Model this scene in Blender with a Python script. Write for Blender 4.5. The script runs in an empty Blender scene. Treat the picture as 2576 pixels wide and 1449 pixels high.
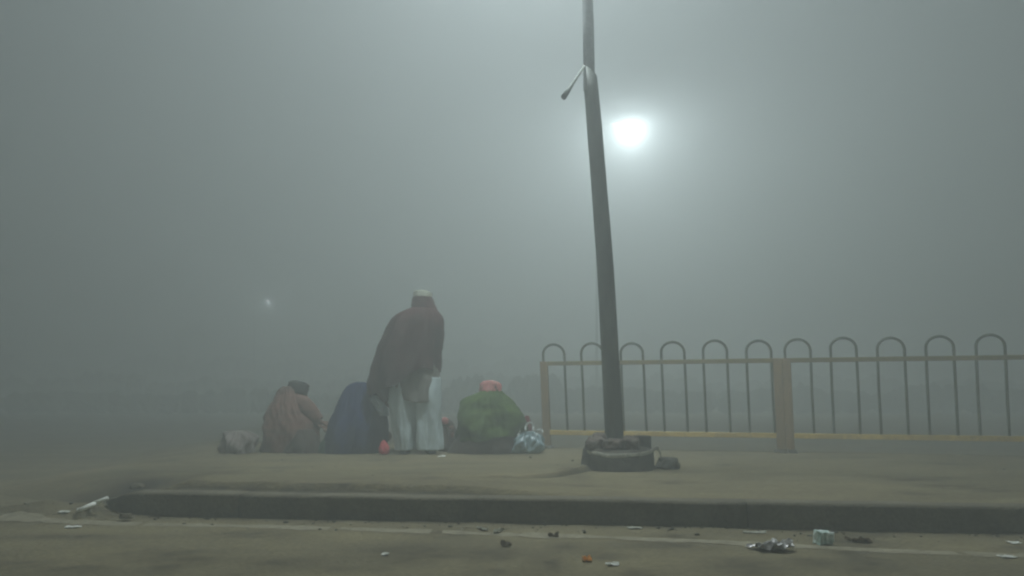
import bpy, bmesh, math, random
import numpy as np
from mathutils import Vector, Matrix, noise as mn
R = math.radians
random.seed(7)
SC = bpy.context.scene
COL = SC.collection

# ---------------------------------------------------------------- camera
CZ = 0.71
cam_d = bpy.data.cameras.new('camera')
cam_d.sensor_width = 36.0
cam_d.lens = 36.0 * 1900.0 / 2576.0
cam_d.clip_start = 0.05
cam_d.clip_end = 1200.0
cam_d.dof.use_dof = False
cam = bpy.data.objects.new('camera', cam_d)
COL.objects.link(cam)
cam.location = (0, 0, CZ)
cam.rotation_euler = (R(90), 0, 0)
cam_d.shift_y = 275.5 / 2576.0              # level camera, frame cropped above the horizon
SC.camera = cam

# ---------------------------------------------------------------- sky, faint night sun, exposure
SUN_EL, SUN_AZ = R(24.0), R(205.0)           # azimuth measured from +Y towards +X
w = bpy.data.worlds.new('World')
SC.world = w
w.use_nodes = True
nt = w.node_tree
nt.nodes.clear()
sky = nt.nodes.new('ShaderNodeTexSky')
sky.sky_type = 'NISHITA'
sky.sun_disc = False
sky.sun_elevation = SUN_EL
sky.sun_rotation = SUN_AZ
sky.dust_density = 4.0
sky.air_density = 1.0
bg = nt.nodes.new('ShaderNodeBackground')
bg.inputs['Strength'].default_value = 0.006
wo = nt.nodes.new('ShaderNodeOutputWorld')
nt.links.new(sky.outputs[0], bg.inputs['Color'])
nt.links.new(bg.outputs[0], wo.inputs['Surface'])

sun_d = bpy.data.lights.new('sun', 'SUN')
sun_d.energy = 0.01
sun_d.angle = R(12)
sun_d.color = (1.0, 0.95, 0.88)
sun = bpy.data.objects.new('sun', sun_d)
COL.objects.link(sun)
sv = Vector((math.sin(SUN_AZ) * math.cos(SUN_EL), math.cos(SUN_AZ) * math.cos(SUN_EL), math.sin(SUN_EL)))
sun.rotation_euler = sv.to_track_quat('Z', 'Y').to_euler()
sun.location = sv * 60

SC.view_settings.view_transform = 'Standard'
SC.view_settings.look = 'None'
SC.view_settings.gamma = 1.0
SC.view_settings.exposure = 0.05
SC.view_settings.use_curve_mapping = False

FAR_LAMP_W = 5600.0
POLE_LAMP_W = 1020.0
DIST_LAMP_W = 380.0
FOG = 0.058
FOG_G = 0.08
LAMP_COL = (0.90, 1.0, 1.05)

SC.render.engine = 'CYCLES'
SC.cycles.use_denoising = True
SC.cycles.volume_bounces = 10
SC.cycles.max_bounces = 14
SC.cycles.diffuse_bounces = 3
SC.cycles.transparent_max_bounces = 8
SC.cycles.sample_clamp_indirect = 4.0
SC.cycles.filter_width = 2.2


# ---------------------------------------------------------------- helpers
def ray(u, v):
    return ((u - 1288) / 1900.0, 1.0, (1000.0 - v) / 1900.0)


def G(u, v, z=0.14):
    a = ray(u, v)
    t = (z - CZ) / a[2]
    return (a[0] * t, a[1] * t, z)


def P(u, v, Y):
    a = ray(u, v)
    t = Y / a[1]
    return (a[0] * t, Y, CZ + a[2] * t)


def link(o, parent=None):
    COL.objects.link(o)
    if parent is not None:
        o.parent = parent
        o.matrix_parent_inverse = Matrix.Translation(-Vector(parent.location))
    return o


def obj(name, me, mat=None, parent=None, smooth=True):
    o = bpy.data.objects.new(name, me)
    if mat is not None and not me.materials:
        me.materials.append(mat)
    if smooth:
        me.polygons.foreach_set('use_smooth', [True] * len(me.polygons))
    return link(o, parent)


def empty(name, loc):
    o = bpy.data.objects.new(name, None)
    o.empty_display_size = 0.1
    o.location = loc
    COL.objects.link(o)
    return o


def tag(o, label=None, cat=None, group=None, kind=None):
    if label:
        o['label'] = label
    if cat:
        o['category'] = cat
    if group:
        o['group'] = group
    if kind:
        o['kind'] = kind
    return o


def me_from(verts, faces, name='m'):
    me = bpy.data.meshes.new(name)
    me.from_pydata([tuple(v) for v in verts], [], faces)
    me.update()
    return me


def me_bm(bm, name='m'):
    bmesh.ops.recalc_face_normals(bm, faces=bm.faces[:])
    me = bpy.data.meshes.new(name)
    bm.to_mesh(me)
    bm.free()
    return me


def applied(me, mods):
    """evaluate a list of (type, settings) modifiers on a mesh and return the result"""
    t = bpy.data.objects.new('tmp', me)
    COL.objects.link(t)
    for ty, st in mods:
        m = t.modifiers.new(ty, ty)
        for k, v in st.items():
            setattr(m, k, v)
    dg = bpy.context.evaluated_depsgraph_get()
    out = bpy.data.meshes.new_from_object(t.evaluated_get(dg))
    bpy.data.objects.remove(t)
    return out


def box_bm(bm, c, s, rot=None, bev=0.0):
    r = bmesh.ops.create_cube(bm, size=1.0)
    vs = r['verts']
    M = Matrix.Translation(Vector(c)) @ (rot.to_4x4() if rot is not None else Matrix.Identity(4)) @ Matrix.Diagonal((s[0], s[1], s[2], 1))
    bmesh.ops.transform(bm, matrix=M, verts=vs)
    if bev > 0:
        es = list({e for v in vs for e in v.link_edges})
        bmesh.ops.bevel(bm, geom=es, offset=bev, segments=2, affect='EDGES', profile=0.6)


def tube(pts, rad, n=10, caps=True, squash=1.0):
    """tube along a polyline; rad may be a list"""
    pts = [Vector(p) for p in pts]
    if not hasattr(rad, '__len__'):
        rad = [rad] * len(pts)
    verts, faces = [], []
    up = Vector((0.0, 1.0, 0.02))
    for i, p in enumerate(pts):
        a = pts[max(i - 1, 0)]
        b = pts[min(i + 1, len(pts) - 1)]
        d = (b - a).normalized()
        s = d.cross(up)
        if s.length < 1e-3:
            s = d.cross(Vector((1, 0, 0)))
        s.normalize()
        t = d.cross(s).normalized()
        for k in range(n):
            an = 2 * math.pi * k / n
            verts.append(p + s * math.cos(an) * rad[i] + t * math.sin(an) * rad[i] * squash)
    for i in range(len(pts) - 1):
        for k in range(n):
            faces.append((i * n + k, i * n + (k + 1) % n, (i + 1) * n + (k + 1) % n, (i + 1) * n + k))
    if caps:
        faces.append(tuple(range(n - 1, -1, -1)))
        m = (len(pts) - 1) * n
        faces.append(tuple(range(m, m + n)))
    return verts, faces


def merge(parts):
    V, F = [], []
    for v, f in parts:
        o = len(V)
        V += [tuple(x) for x in v]
        F += [tuple(i + o for i in q) for q in f]
    return V, F


def nz(x, y, z=0.0, s=1.0):
    return mn.noise(Vector((x * s, y * s, z * s)))


# ---------------------------------------------------------------- materials
def mat(name, base, rough=0.85, var=0.25, scale=6.0, bump=0.15, bscale=40.0, c2=None, metal=0.0, spec=0.3, detail=6.0, wave=None, attr=None, attr_col=None, stretch=(1, 1, 1), grain=0.35):
    m = bpy.data.materials.new(name)
    m.use_nodes = True
    n = m.node_tree.nodes
    l = m.node_tree.links
    b = n['Principled BSDF']
    tc = n.new('ShaderNodeTexCoord')
    mp = n.new('ShaderNodeMapping')
    mp.inputs['Scale'].default_value = stretch
    l.new(tc.outputs['Object'], mp.inputs['Vector'])
    no = n.new('ShaderNodeTexNoise')
    no.inputs['Scale'].default_value = scale
    no.inputs['Detail'].default_value = detail
    no.inputs['Roughness'].default_value = 0.62
    l.new(mp.outputs[0], no.inputs['Vector'])
    ramp = n.new('ShaderNodeValToRGB')
    c2 = c2 or tuple(min(1, c * (1 - var)) for c in base)
    c1 = base if c2 else tuple(min(1, c * (1 + var)) for c in base)
    ramp.color_ramp.elements[0].position = 0.32
    ramp.color_ramp.elements[1].position = 0.68
    ramp.color_ramp.elements[0].color = (*c2, 1)
    ramp.color_ramp.elements[1].color = (*c1, 1)
    l.new(no.outputs['Fac'], ramp.inputs['Fac'])
    col = ramp.outputs['Color']
    # a second, fine grain
    n2 = n.new('ShaderNodeTexNoise')
    n2.inputs['Scale'].default_value = bscale
    n2.inputs['Detail'].default_value = 4
    l.new(mp.outputs[0], n2.inputs['Vector'])
    mx = n.new('ShaderNodeMix')
    mx.data_type = 'RGBA'
    mx.blend_type = 'OVERLAY'
    mx.inputs['Factor'].default_value = grain
    l.new(col, mx.inputs['A'])
    l.new(n2.outputs['Fac'], mx.inputs['B'])
    col = mx.outputs['Result']
    if attr:
        at = n.new('ShaderNodeAttribute')
        at.attribute_name = attr
        m2 = n.new('ShaderNodeMix')
        m2.data_type = 'RGBA'
        l.new(at.outputs['Fac'], m2.inputs['Factor'])
        l.new(col, m2.inputs['A'])
        m2.inputs['B'].default_value = (*attr_col, 1)
        col = m2.outputs['Result']
    l.new(col, b.inputs['Base Color'])
    b.inputs['Roughness'].default_value = rough
    b.inputs['Metallic'].default_value = metal
    b.inputs['Specular IOR Level'].default_value = spec
    if bump > 0:
        bp = n.new('ShaderNodeBump')
        bp.inputs['Strength'].default_value = bump
        bp.inputs['Distance'].default_value = 0.02
        l.new(n2.outputs['Fac'], bp.inputs['Height'])
        l.new(bp.outputs[0], b.inputs['Normal'])
    return m


def emit(name, col, strength):
    m = bpy.data.materials.new(name)
    m.use_nodes = True
    b = m.node_tree.nodes['Principled BSDF']
    b.inputs['Base Color'].default_value = (0.8, 0.8, 0.8, 1)
    b.inputs['Emission Color'].default_value = (*col, 1)
    b.inputs['Emission Strength'].default_value = strength
    return m


M = {}
M['asphalt'] = mat('asphalt', (0.22, 0.187, 0.105), 0.92, stretch=(0.5, 1.5, 1), scale=1.6, c2=(0.14, 0.121, 0.073), bump=0.5, bscale=70, grain=0.75, spec=0.2, attr='soil', attr_col=(0.055, 0.048, 0.033))
M['paving'] = mat('paving', (0.22, 0.187, 0.107), 0.95, stretch=(0.5, 1.5, 1), scale=2.0, c2=(0.14, 0.121, 0.073), bump=0.45, bscale=55, grain=0.7, spec=0.15, attr='soil', attr_col=(0.042, 0.037, 0.026))
M['kerb'] = mat('kerb_concrete', (0.16, 0.142, 0.095), 0.9, scale=5, c2=(0.105, 0.093, 0.064), bump=0.3, bscale=45, spec=0.2)
M['paint'] = mat('worn_paint', (0.30, 0.268, 0.18), 0.9, scale=14, c2=(0.185, 0.162, 0.105), bump=0.2, bscale=60, detail=10)
M['pole'] = mat('weathered_pole', (0.13, 0.142, 0.118), 0.7, scale=7, c2=(0.07, 0.078, 0.066), bump=0.2, bscale=60, stretch=(1, 1, 0.15))
M['pipe'] = mat('pale_pipe', (0.24, 0.25, 0.25), 0.8, scale=5, c2=(0.17, 0.18, 0.18), bump=0.1)
M['concrete'] = mat('old_concrete', (0.12, 0.11, 0.085), 0.95, scale=9, c2=(0.055, 0.05, 0.038), bump=0.5, bscale=30)
M['rubble'] = mat('rubble', (0.17, 0.135, 0.11), 0.95, scale=12, c2=(0.075, 0.062, 0.05), bump=0.5, bscale=40)
M['stone'] = mat('stone', (0.12, 0.115, 0.09), 0.95, scale=14, c2=(0.06, 0.056, 0.043), bump=0.5, bscale=50)
M['post'] = mat('ochre_post', (0.25, 0.175, 0.09), 0.7, scale=10, c2=(0.15, 0.108, 0.06), bump=0.15, bscale=50, stretch=(1, 1, 0.3))
M['rail'] = mat('green_ochre_rail', (0.20, 0.155, 0.06), 0.6, scale=5, c2=(0.12, 0.105, 0.05), bump=0.1)
M['yellow'] = mat('yellow_rail', (0.58, 0.42, 0.12), 0.45, scale=5, c2=(0.34, 0.24, 0.075), bump=0.1)
M['hoop'] = mat('green_hoop', (0.045, 0.06, 0.048), 0.55, scale=8, c2=(0.07, 0.072, 0.04), bump=0.05)
M['lamp'] = mat('lamp_metal', (0.3, 0.31, 0.32), 0.5, bump=0.0)
M['skin'] = mat('skin', (0.16, 0.085, 0.055), 0.6, scale=20, c2=(0.12, 0.062, 0.04), bump=0.05)
M['hair'] = mat('hair', (0.02, 0.018, 0.016), 0.7, scale=60, bump=0.3, bscale=120)
M['shawl'] = mat('maroon_shawl', (0.085, 0.042, 0.040), 0.95, scale=3.0, c2=(0.038, 0.026, 0.023), bump=0.3, bscale=140, spec=0.1)
M['white_cap'] = mat('cream_cap', (0.34, 0.35, 0.27), 0.9, scale=12, c2=(0.24, 0.25, 0.20), bump=0.2, bscale=120)
M['trouser'] = mat('pale_trousers', (0.46, 0.54, 0.54), 0.9, scale=5, c2=(0.36, 0.43, 0.43), bump=0.2, bscale=120, stretch=(1, 1, 0.3))
M['kurta'] = mat('grey_brown_kurta', (0.16, 0.155, 0.13), 0.9, scale=5, bump=0.2, bscale=120)
M['shoe'] = mat('dark_shoe', (0.03, 0.028, 0.026), 0.6, bump=0.1)
M['brown'] = mat('brown_blanket', (0.20, 0.105, 0.08), 0.95, scale=4, c2=(0.085, 0.055, 0.042), bump=0.3, bscale=120, stretch=(0.4, 0.4, 3.0))
M['hem'] = mat('dark_skirt', (0.075, 0.06, 0.048), 0.95, scale=4, bump=0.3, bscale=120)
M['dark_wool'] = mat('dark_wool', (0.04, 0.04, 0.038), 0.95, scale=12, bump=0.3, bscale=120)
M['navy'] = mat('navy_blanket', (0.028, 0.042, 0.105), 0.95, scale=3, c2=(0.014, 0.023, 0.055), bump=0.3, bscale=120, spec=0.1)
M['greyblue'] = mat('grey_scarf', (0.36, 0.42, 0.46), 0.95, scale=6, bump=0.3, bscale=120)
M['teal'] = mat('dark_green_cloth', (0.03, 0.075, 0.055), 0.95, scale=6, bump=0.3, bscale=120)
M['green'] = mat('green_shawl', (0.09, 0.142, 0.038), 0.95, stretch=(0.8, 0.8, 2.2), scale=5, c2=(0.026, 0.046, 0.018), bump=0.3, bscale=140, spec=0.12)  # streaks in the colour stand in for lit and shaded folds
M['pink'] = mat('pink_cloth', (0.62, 0.22, 0.22), 0.9, scale=14, c2=(0.33, 0.17, 0.145), bump=0.3, bscale=90)
M['red'] = mat('red_cloth', (0.5, 0.06, 0.075), 0.8, scale=9, c2=(0.38, 0.05, 0.06), bump=0.2, bscale=90)
M['darkred'] = mat('dark_red_cloth', (0.16, 0.04, 0.045), 0.9, scale=9, bump=0.2, bscale=90)
M['bagblue'] = mat('blue_plastic', (0.24, 0.34, 0.355), 0.3, scale=6, c2=(0.09, 0.14, 0.15), bump=0.15, bscale=25, spec=0.6)
M['handle'] = mat('white_plastic', (0.62, 0.66, 0.64), 0.35, scale=8, bump=0.1, spec=0.6)
M['sack'] = mat('grey_sack', (0.24, 0.21, 0.185), 0.9, scale=7, c2=(0.14, 0.12, 0.105), bump=0.35, bscale=70)
M['paper'] = mat('dirty_white_paper', (0.85, 0.85, 0.78), 0.7, scale=20, c2=(0.7, 0.7, 0.62), bump=0.2)
M['strip'] = mat('grey_plastic_strip', (0.45, 0.44, 0.36), 0.6, scale=20, c2=(0.3, 0.3, 0.24), bump=0.2)
M['foil'] = mat('crumpled_foil', (0.62, 0.6, 0.57), 0.4, scale=14, c2=(0.14, 0.13, 0.125), bump=0.2, metal=0.3, spec=0.7)
M['mint'] = mat('mint_packet', (0.88, 0.95, 0.9), 0.35, stretch=(1, 1, 0.15), scale=30, c2=(0.04, 0.20, 0.12), bump=0.1, spec=0.6)
M['orange'] = mat('orange_wrapper', (0.95, 0.42, 0.05), 0.4, scale=30, bump=0.1, spec=0.6)
M['leaf'] = mat('dead_leaf', (0.12, 0.09, 0.05), 0.9, scale=20, bump=0.2)

# ---------------------------------------------------------------- ground: road, pavement, kerb
KL, KR = Vector((-2.39, 4.55)), Vector((2.67, 3.94))          # front top edge of the kerb
kd = (KR - KL).normalized()
kn = Vector((-kd.y, kd.x))                                       # towards the pavement
if kn.y < 0:
    kn = -kn
KW, KH = 0.15, 0.14
FL, FRr = Vector((0.40, 8.57)), Vector((4.90, 7.20))             # line of the fence
fd = (FRr - FL).normalized()


def fence_y(x):
    return FL.y + (x - FL.x) * fd.y / fd.x


def road_z(x, y):
    m_ = 0.075 * math.exp(-((x + 2.80) / 0.38) ** 2 - ((y - 4.58) / 0.24) ** 2) * (1 + 0.5 * nz(x, y, 2, 6)) if -4.5 < x < -1.5 and 3.5 < y < 6 else 0.0
    return m_ + 0.010 * nz(x, y, 0, 0.9) + 0.004 * nz(x, y, 3, 4.0)


def grid_mesh(xs, ys, fz, fsoil=None):
    nx, ny = len(xs), len(ys)
    V = [(x, y, fz(x, y)) for y in ys for x in xs]
    F = [(j * nx + i, j * nx + i + 1, (j + 1) * nx + i + 1, (j + 1) * nx + i) for j in range(ny - 1) for i in range(nx - 1)]
    me = me_from(V, F)
    if fsoil:
        a = me.attributes.new('soil', 'FLOAT', 'POINT')
        a.data.foreach_set('value', [fsoil(v[0], v[1]) for v in V])
    return me


def sstep(a, b, x):
    t = max(0.0, min(1.0, (x - a) / (b - a)))
    return t * t * (3 - 2 * t)


def uneven(lo, hi, flo, fhi, step):
    """fine between flo and fhi, growing cells out to lo and hi"""
    c = list(np.arange(flo, fhi, step))
    s, x = step, fhi
    while x < hi:
        c.append(x)
        s *= 1.25
        x += s
    c.append(hi)
    s, x = step * 1.25, flo - step
    left = []
    while x > lo:
        left.append(x)
        s *= 1.25
        x -= s
    left.append(lo)
    return left[::-1] + c


SPOTS = [(1375 + 0, 1420, 60, 12), (1230, 1398, 70, 14), (2170, 1405, 60, 22), (1420, 1375, 40, 8), (2150, 1360, 110, 16), (1700, 1352, 60, 7), (1040, 1395, 80, 14), (1880, 1425, 90, 12), (420, 1425, 50, 10), (225, 1262, 130, 55), (1900, 1436, 60, 8), (640, 1302, 70, 12)]
_rs = random.Random(44)
for _k in range(22):
    SPOTS.append((_rs.uniform(0, 2576), _rs.uniform(1340, 1449), _rs.uniform(30, 140), _rs.uniform(4, 10)))
SPOTS3 = [(G(u, v, 0), a / 470.0, b / 62.0) for u, v, a, b in SPOTS]


def road_soil(x, y):
    s = 0.0
    for c, a, b in SPOTS3:
        q = ((x - c[0]) / a) ** 2 + ((y - c[1]) / b) ** 2
        if q < 4:
            s = max(s, math.exp(-q * 1.3) * (0.55 + 0.5 * nz(x, y, 7, 14)))
    # darker uneven band along the kerb foot
    d = (Vector((x, y)) - KL).dot(-kn)
    if -0.1 < d < 0.4 and x > -2.6:
        s = max(s, 0.55 * math.exp(-((d - 0.0) / 0.11) ** 2) * (0.7 + nz(x, y, 1, 7)))
    return max(0.0, min(1.0, s + 0.12 * max(0, nz(x, y, 11, 2.2))))


road = obj('road', grid_mesh(uneven(-220, 220, -4.5, 4.5, 0.03), uneven(-60, 260, 2.6, 6.0, 0.025), road_z, road_soil), M['asphalt'])
tag(road, kind='structure')

CRACK = [G(u, v)[:2] for u, v in ((1235, 1212), (1290, 1210), (1350, 1206), (1410, 1200), (1450, 1190), (1480, 1182))]
GAPL = Vector(G(330, 1232)[:2])


def seg_d(p, a, b):
    ab = (b[0] - a[0], b[1] - a[1])
    t = ((p[0] - a[0]) * ab[0] + (p[1] - a[1]) * ab[1]) / (ab[0] ** 2 + ab[1] ** 2)
    t = max(0, min(1, t))
    return math.hypot(p[0] - a[0] - t * ab[0], p[1] - a[1] - t * ab[1])


DENTS = [(1000, 1198, 26, 5), (1075, 1197, 14, 5), (1440, 1195, 45, 14), (700, 1190, 20, 4), (590, 1192, 30, 6), (880, 1215, 50, 3), (1470, 1175, 40, 12)]
for _k in range(26):
    DENTS.append((_rs.uniform(380, 2560), _rs.uniform(1150, 1262), _rs.uniform(20, 110), _rs.uniform(2, 6)))
DENT3 = [(G(u, v), a / 330.0, b / 32.0) for u, v, a, b in DENTS]


def pav_eval(x, y):
    """height and soil of the pavement at a point"""
    z = 0.14 + 0.010 * nz(x, y, 5, 1.1) + 0.004 * nz(x, y, 9, 5)
    s = 0.10 * max(0, nz(x, y, 2, 1.7))
    d = (Vector((x, y)) - KL).dot(kn) - KW          # distance behind the kerb
    z -= 0.010 * math.exp(-(d / 0.3) ** 2)
    # broken joint along the kerb, widest at the left
    k = sstep(0.75, -0.4, x)
    wob = 0.06 + 0.05 * nz(x, 0, 1, 2.3) + 0.03 * nz(x, 0, 4, 7)
    wid = (0.05 + 0.09 * sstep(0.2, -1.9, x)) * (1 + 0.5 * nz(x, 3, 2, 3.1))
    dd = d + 0.012 * nz(x, y, 1, 18)
    g = k * sstep(wob - wid - 0.02, wob - wid + 0.01, dd) * sstep(wob + wid + 0.012, wob + wid - 0.008, dd)
    z -= 0.005 * g
    z += 0.034 * k * sstep(0.0, 0.018, dd - wob - wid) * sstep(1.8, 0.3, d) * (1 + 0.4 * nz(x, 1, 1, 3))
    s = max(s, 0.95 * g * (0.8 + 0.4 * nz(x, y, 2, 11)))
    c = min(seg_d((x, y), CRACK[i], CRACK[i + 1]) for i in range(len(CRACK) - 1))
    if -0.6 < x < 0.8 and y < 6.2:
        yc = float(np.interp(x, [p[0] for p in CRACK], [p[1] for p in CRACK]))
        win = sstep(CRACK[0][0] - 0.25, CRACK[0][0] + 0.1, x) * sstep(CRACK[-1][0] + 0.15, CRACK[-1][0] - 0.05, x)
        sd = y - yc + 0.035 * nz(x, 1, 6, 4) + 0.012 * nz(x, y, 8, 14)
        grow = 0.5 + 0.8 * sstep(0.0, 0.55, x)
        z += 0.032 * grow * win * sstep(0.0, 0.02, sd) * sstep(0.8, 0.05, sd)
        s = max(s, 0.85 * win * grow * math.exp(-((sd + 0.015) / 0.035) ** 2))
    for q, a, b in DENT3:
        e = ((x - q[0]) / a) ** 2 + ((y - q[1]) / b) ** 2
        if e < 5:
            f = math.exp(-e) * (0.55 + 0.7 * nz(x, y, 3, 9))
            z -= 0.003 * f
            s = max(s, 0.9 * f)
    # the broken left nose: hollow of dark soil, then the platform runs down to road level
    n0 = Vector(G(330, 1205)[:2])
    e = ((x - n0.x) / 0.55) ** 2 + ((y - n0.y) / 0.75) ** 2
    f = math.exp(-e) * (0.85 + 0.5 * nz(x, y, 6, 4))
    z -= 0.02 * max(0, f)
    s = max(s, min(0.95, 0.95 * f))
    edge = -2.75 - 0.24 * (y - 4.9) + 0.25 * nz(0, y, 2, 0.8)
    ramp = sstep(edge - 1.3, edge + 0.35, x)
    e = ((x + 2.72) / 0.42) ** 2 + ((y - 4.55) / 0.5) ** 2
    s = max(s, min(0.95, 1.1 * math.exp(-e) * (0.9 + 0.5 * nz(x, y, 4, 5))))
    k = sstep(-2.05, -2.6, x)
    ramp *= 1 - k * (1 - sstep(-0.05, 1.1, d))
    z = -0.03 + (z + 0.03) * ramp
    return z, max(0.0, min(1.0, s))


xs = list(np.arange(-6.0, 5.2, 0.03)) + list(np.arange(5.2, 16, 0.25))
ny = 130
V, S, F = [], [], []
for j in range(ny):
    t = j / (ny - 1)
    t = t ** 1.25
    for x in xs:
        y0 = KL.y + (x - KL.x) * kd.y / kd.x + KW / kn.y
        y1 = fence_y(x) + 0.13
        if x > 5.2:
            y1 = max(y1, y0 + 0.8)
        y = y0 + (y1 - y0) * t
        z, s = pav_eval(x, y)
        V.append((x, y, z))
        S.append(s)
nx = len(xs)
for j in range(ny - 1):
    for i in range(nx - 1):
        F.append((j * nx + i, j * nx + i + 1, (j + 1) * nx + i + 1, (j + 1) * nx + i))
for i in range(nx):                                   # back face of the platform down to the far road
    v = V[(ny - 1) * nx + i]
    V.append((v[0], v[1] + 0.03, -0.06))
    S.append(0.5)
for i in range(nx - 1):
    F.append(((ny - 1) * nx + i, (ny - 1) * nx + i + 1, ny * nx + i + 1, ny * nx + i))
pm = me_from(V, F)
a = pm.attributes.new('soil', 'FLOAT', 'POINT')
a.data.foreach_set('value', S)
tag(obj('pavement', pm, M['paving']), kind='structure')

# kerb stones
kerb = empty('kerb', (KL.x, KL.y, 0))
tag(kerb, kind='structure')
L0, sl = -0.16, [0.94, 1.42, 1.5, 1.47, 1.5, 1.5, 1.5, 1.5, 1.5, 1.5]
for i, ln in enumerate(sl):
    bm = bmesh.new()
    n = 14
    prof = [(0.0, -0.08), (0.002, KH - 0.018), (0.010, KH - 0.004), (0.025, KH), (KW - 0.01, KH), (KW, KH - 0.01), (KW, -0.08)]
    rows = []
    for k in range(n + 1):
        t = 0.004 + (ln - 0.008) * k / n
        row = []
        for (a_, z_) in prof:
            q = KL + kd * (L0 + t) + kn * a_
            j1 = 0.006 * nz(L0 + t, a_ * 4, z_ * 6, 2.7) + 0.004 * nz(L0 + t, a_ * 8, z_ * 9, 9)
            zz = z_ + (0.006 * nz(L0 + t, 4, 1, 1.9) if z_ > 0 else 0) + (0.004 * nz(i, 3, 3, 5.3))
            row.append(bm.verts.new((q.x + kn.x * j1, q.y + kn.y * j1, zz)))
        rows.append(row)
    for k in range(n):
        for m_ in range(len(prof) - 1):
            bm.faces.new((rows[k][m_], rows[k + 1][m_], rows[k + 1][m_ + 1], rows[k][m_ + 1]))
    bm.faces.new(rows[0])
    bm.faces.new(rows[-1][::-1])
    if i == 0:                                        # the end stone is broken and sunk at its left tip
        for v in bm.verts:
            t = (Vector((v.co.x, v.co.y)) - KL).dot(kd)
            v.co.z -= (0.075 + 0.05 * nz(v.co.y, v.co.x, 1, 9)) * max(0, (0.10 - t) / 0.26) ** 1.2
            v.co += Vector((kn.x, kn.y, 0)) * 0.14 * max(0, (0.10 - t) / 0.26) ** 2 * (1 + 0.5 * nz(v.co.x, v.co.z * 3, 2, 8))
    obj('kerb_stone', me_bm(bm), M['kerb'], kerb)
    L0 += ln

# worn painted edge line
LINE = [G(u, v, 0.0) for u, v in ((-60, 1308), (120, 1315), (500, 1322), (900, 1333), (1100, 1339), (1500, 1352), (1900, 1370), (2250, 1385), (2576, 1398), (2900, 1412))]
lx = [p[0] for p in LINE]
ly = [p[1] for p in LINE]
V, F = [], []
xsl = np.arange(lx[0], lx[-1], 0.02)
for i, x in enumerate(xsl):
    y = float(np.interp(x, lx, ly))
    w_ = 0.052 * (1 + 0.7 * nz(x, 0, 0, 3.0) + 0.5 * nz(x, 0, 4, 13))
    c_ = 0.014 * nz(x, 2, 0, 2.0)
    for a_ in (-1, 1):
        yy = y + c_ + a_ * w_
        V.append((x, yy, road_z(x, yy) + 0.002))
    if i and nz(x, 5, 5, 1.7) + 0.5 * nz(x, 1, 1, 9) > -0.30:
        k = 2 * i
        F.append((k - 2, k, k + 1, k - 1))
tag(obj('road_marking', me_from(V, F), M['paint']), kind='structure')


# ---------------------------------------------------------------- fence
def fpt(s, z):
    q = FL + fd * s
    return Vector((q.x, q.y, z))


LEAN = 0.045      # everything in the old fence leans a little to the left


def leaned(v):
    d = (v[2] - 0.14) * LEAN
    return (v[0] - fd.x * d, v[1] - fd.y * d, v[2])


def s_of(u):
    """distance along the fence line seen at column u near rail height"""
    a = ray(u, 915)
    # solve FL + fd*s parallel to ray (x/y)
    r_ = a[0] / a[1]
    return (r_ * FL.y - FL.x) / (fd.x - r_ * fd.y)


def zpav(x, y):
    return pav_eval(x, y)[0]


RT, RB = 0.955, 0.175        # rail heights above the pavement
fence_panels = []


def fence_panel(s0, s1, hoops, label, left_post, right_post):
    root = empty('fence_panel', fpt(s0, 0.14))
    tag(root, label, 'fence', 'metal hoop top fence panels')
    rot = Matrix.Rotation(math.atan2(fd.y, fd.x), 3, 'Z')

    def member(name, c, size, m, bev=0.004):
        bm = bmesh.new()
        box_bm(bm, c, size, rot, bev)
        for v in bm.verts:
            v.co = leaned(v.co)
        return obj(name, me_bm(bm), m, root, smooth=False)
    pw = 0.085
    for s in ([s0] if left_post else []) + ([s1] if right_post else []):
        c = fpt(s, 0.14 + RT / 2)
        z0 = zpav(c.x, c.y) - 0.03
        h = 0.14 + RT + 0.022 - z0
        member('post', (c.x, c.y, z0 + h / 2), (pw, 0.06, h), M['post'], 0.006)
        # foot collar of mortar
        bm = bmesh.new()
        r_ = bmesh.ops.create_cone(bm, cap_ends=True, segments=14, radius1=0.085, radius2=0.055, depth=0.05)
        for v in bm.verts:
            v.co += Vector((c.x, c.y, zpav(c.x, c.y) + 0.012)) + Vector((nz(v.co.x, v.co.y, s, 30), nz(v.co.y, v.co.x, s, 30), 0)) * 0.02
        obj('post_footing', me_bm(bm), M['concrete'], root)
    sa = s0 + pw / 2 + 0.001 if left_post else s0
    sb = s1 - pw / 2 - 0.001 if right_post else s1
    ct = fpt((sa + sb) / 2, 0.14 + RT)
    member('top_rail', ct, (sb - sa, 0.036, 0.045), M['rail'])
    cb = fpt((sa + sb) / 2, 0.14 + RB)
    member('bottom_rail', cb, (sb - sa, 0.085, 0.052), M['yellow'])
    for k, (sc_, wd) in enumerate(hoops):
        r_ = wd / 2
        pts = []
        zb, zt = 0.14 + RB + 0.02, 0.14 + 1.17 - r_ * 0.92 + 0.006 * math.sin(k * 2.1)
        for z in np.linspace(zb, zt, 8):
            pts.append(fpt(sc_ - r_ + 0.004 * nz(z, k, s0, 2), z))
        for an in np.linspace(math.pi, 0, 13)[1:-1]:
            pts.append(fpt(sc_ + r_ * math.cos(an), zt + r_ * 0.92 * math.sin(an)))
        for z in np.linspace(zt, zb, 8):
            pts.append(fpt(sc_ + r_ + 0.004 * nz(z, k, s0 + 4, 2), z))
        v, f = tube([leaned(p) for p in pts], 0.0135, 8)
        obj('hoop', me_from(v, f), M['hoop'], root)
    return root


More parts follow.
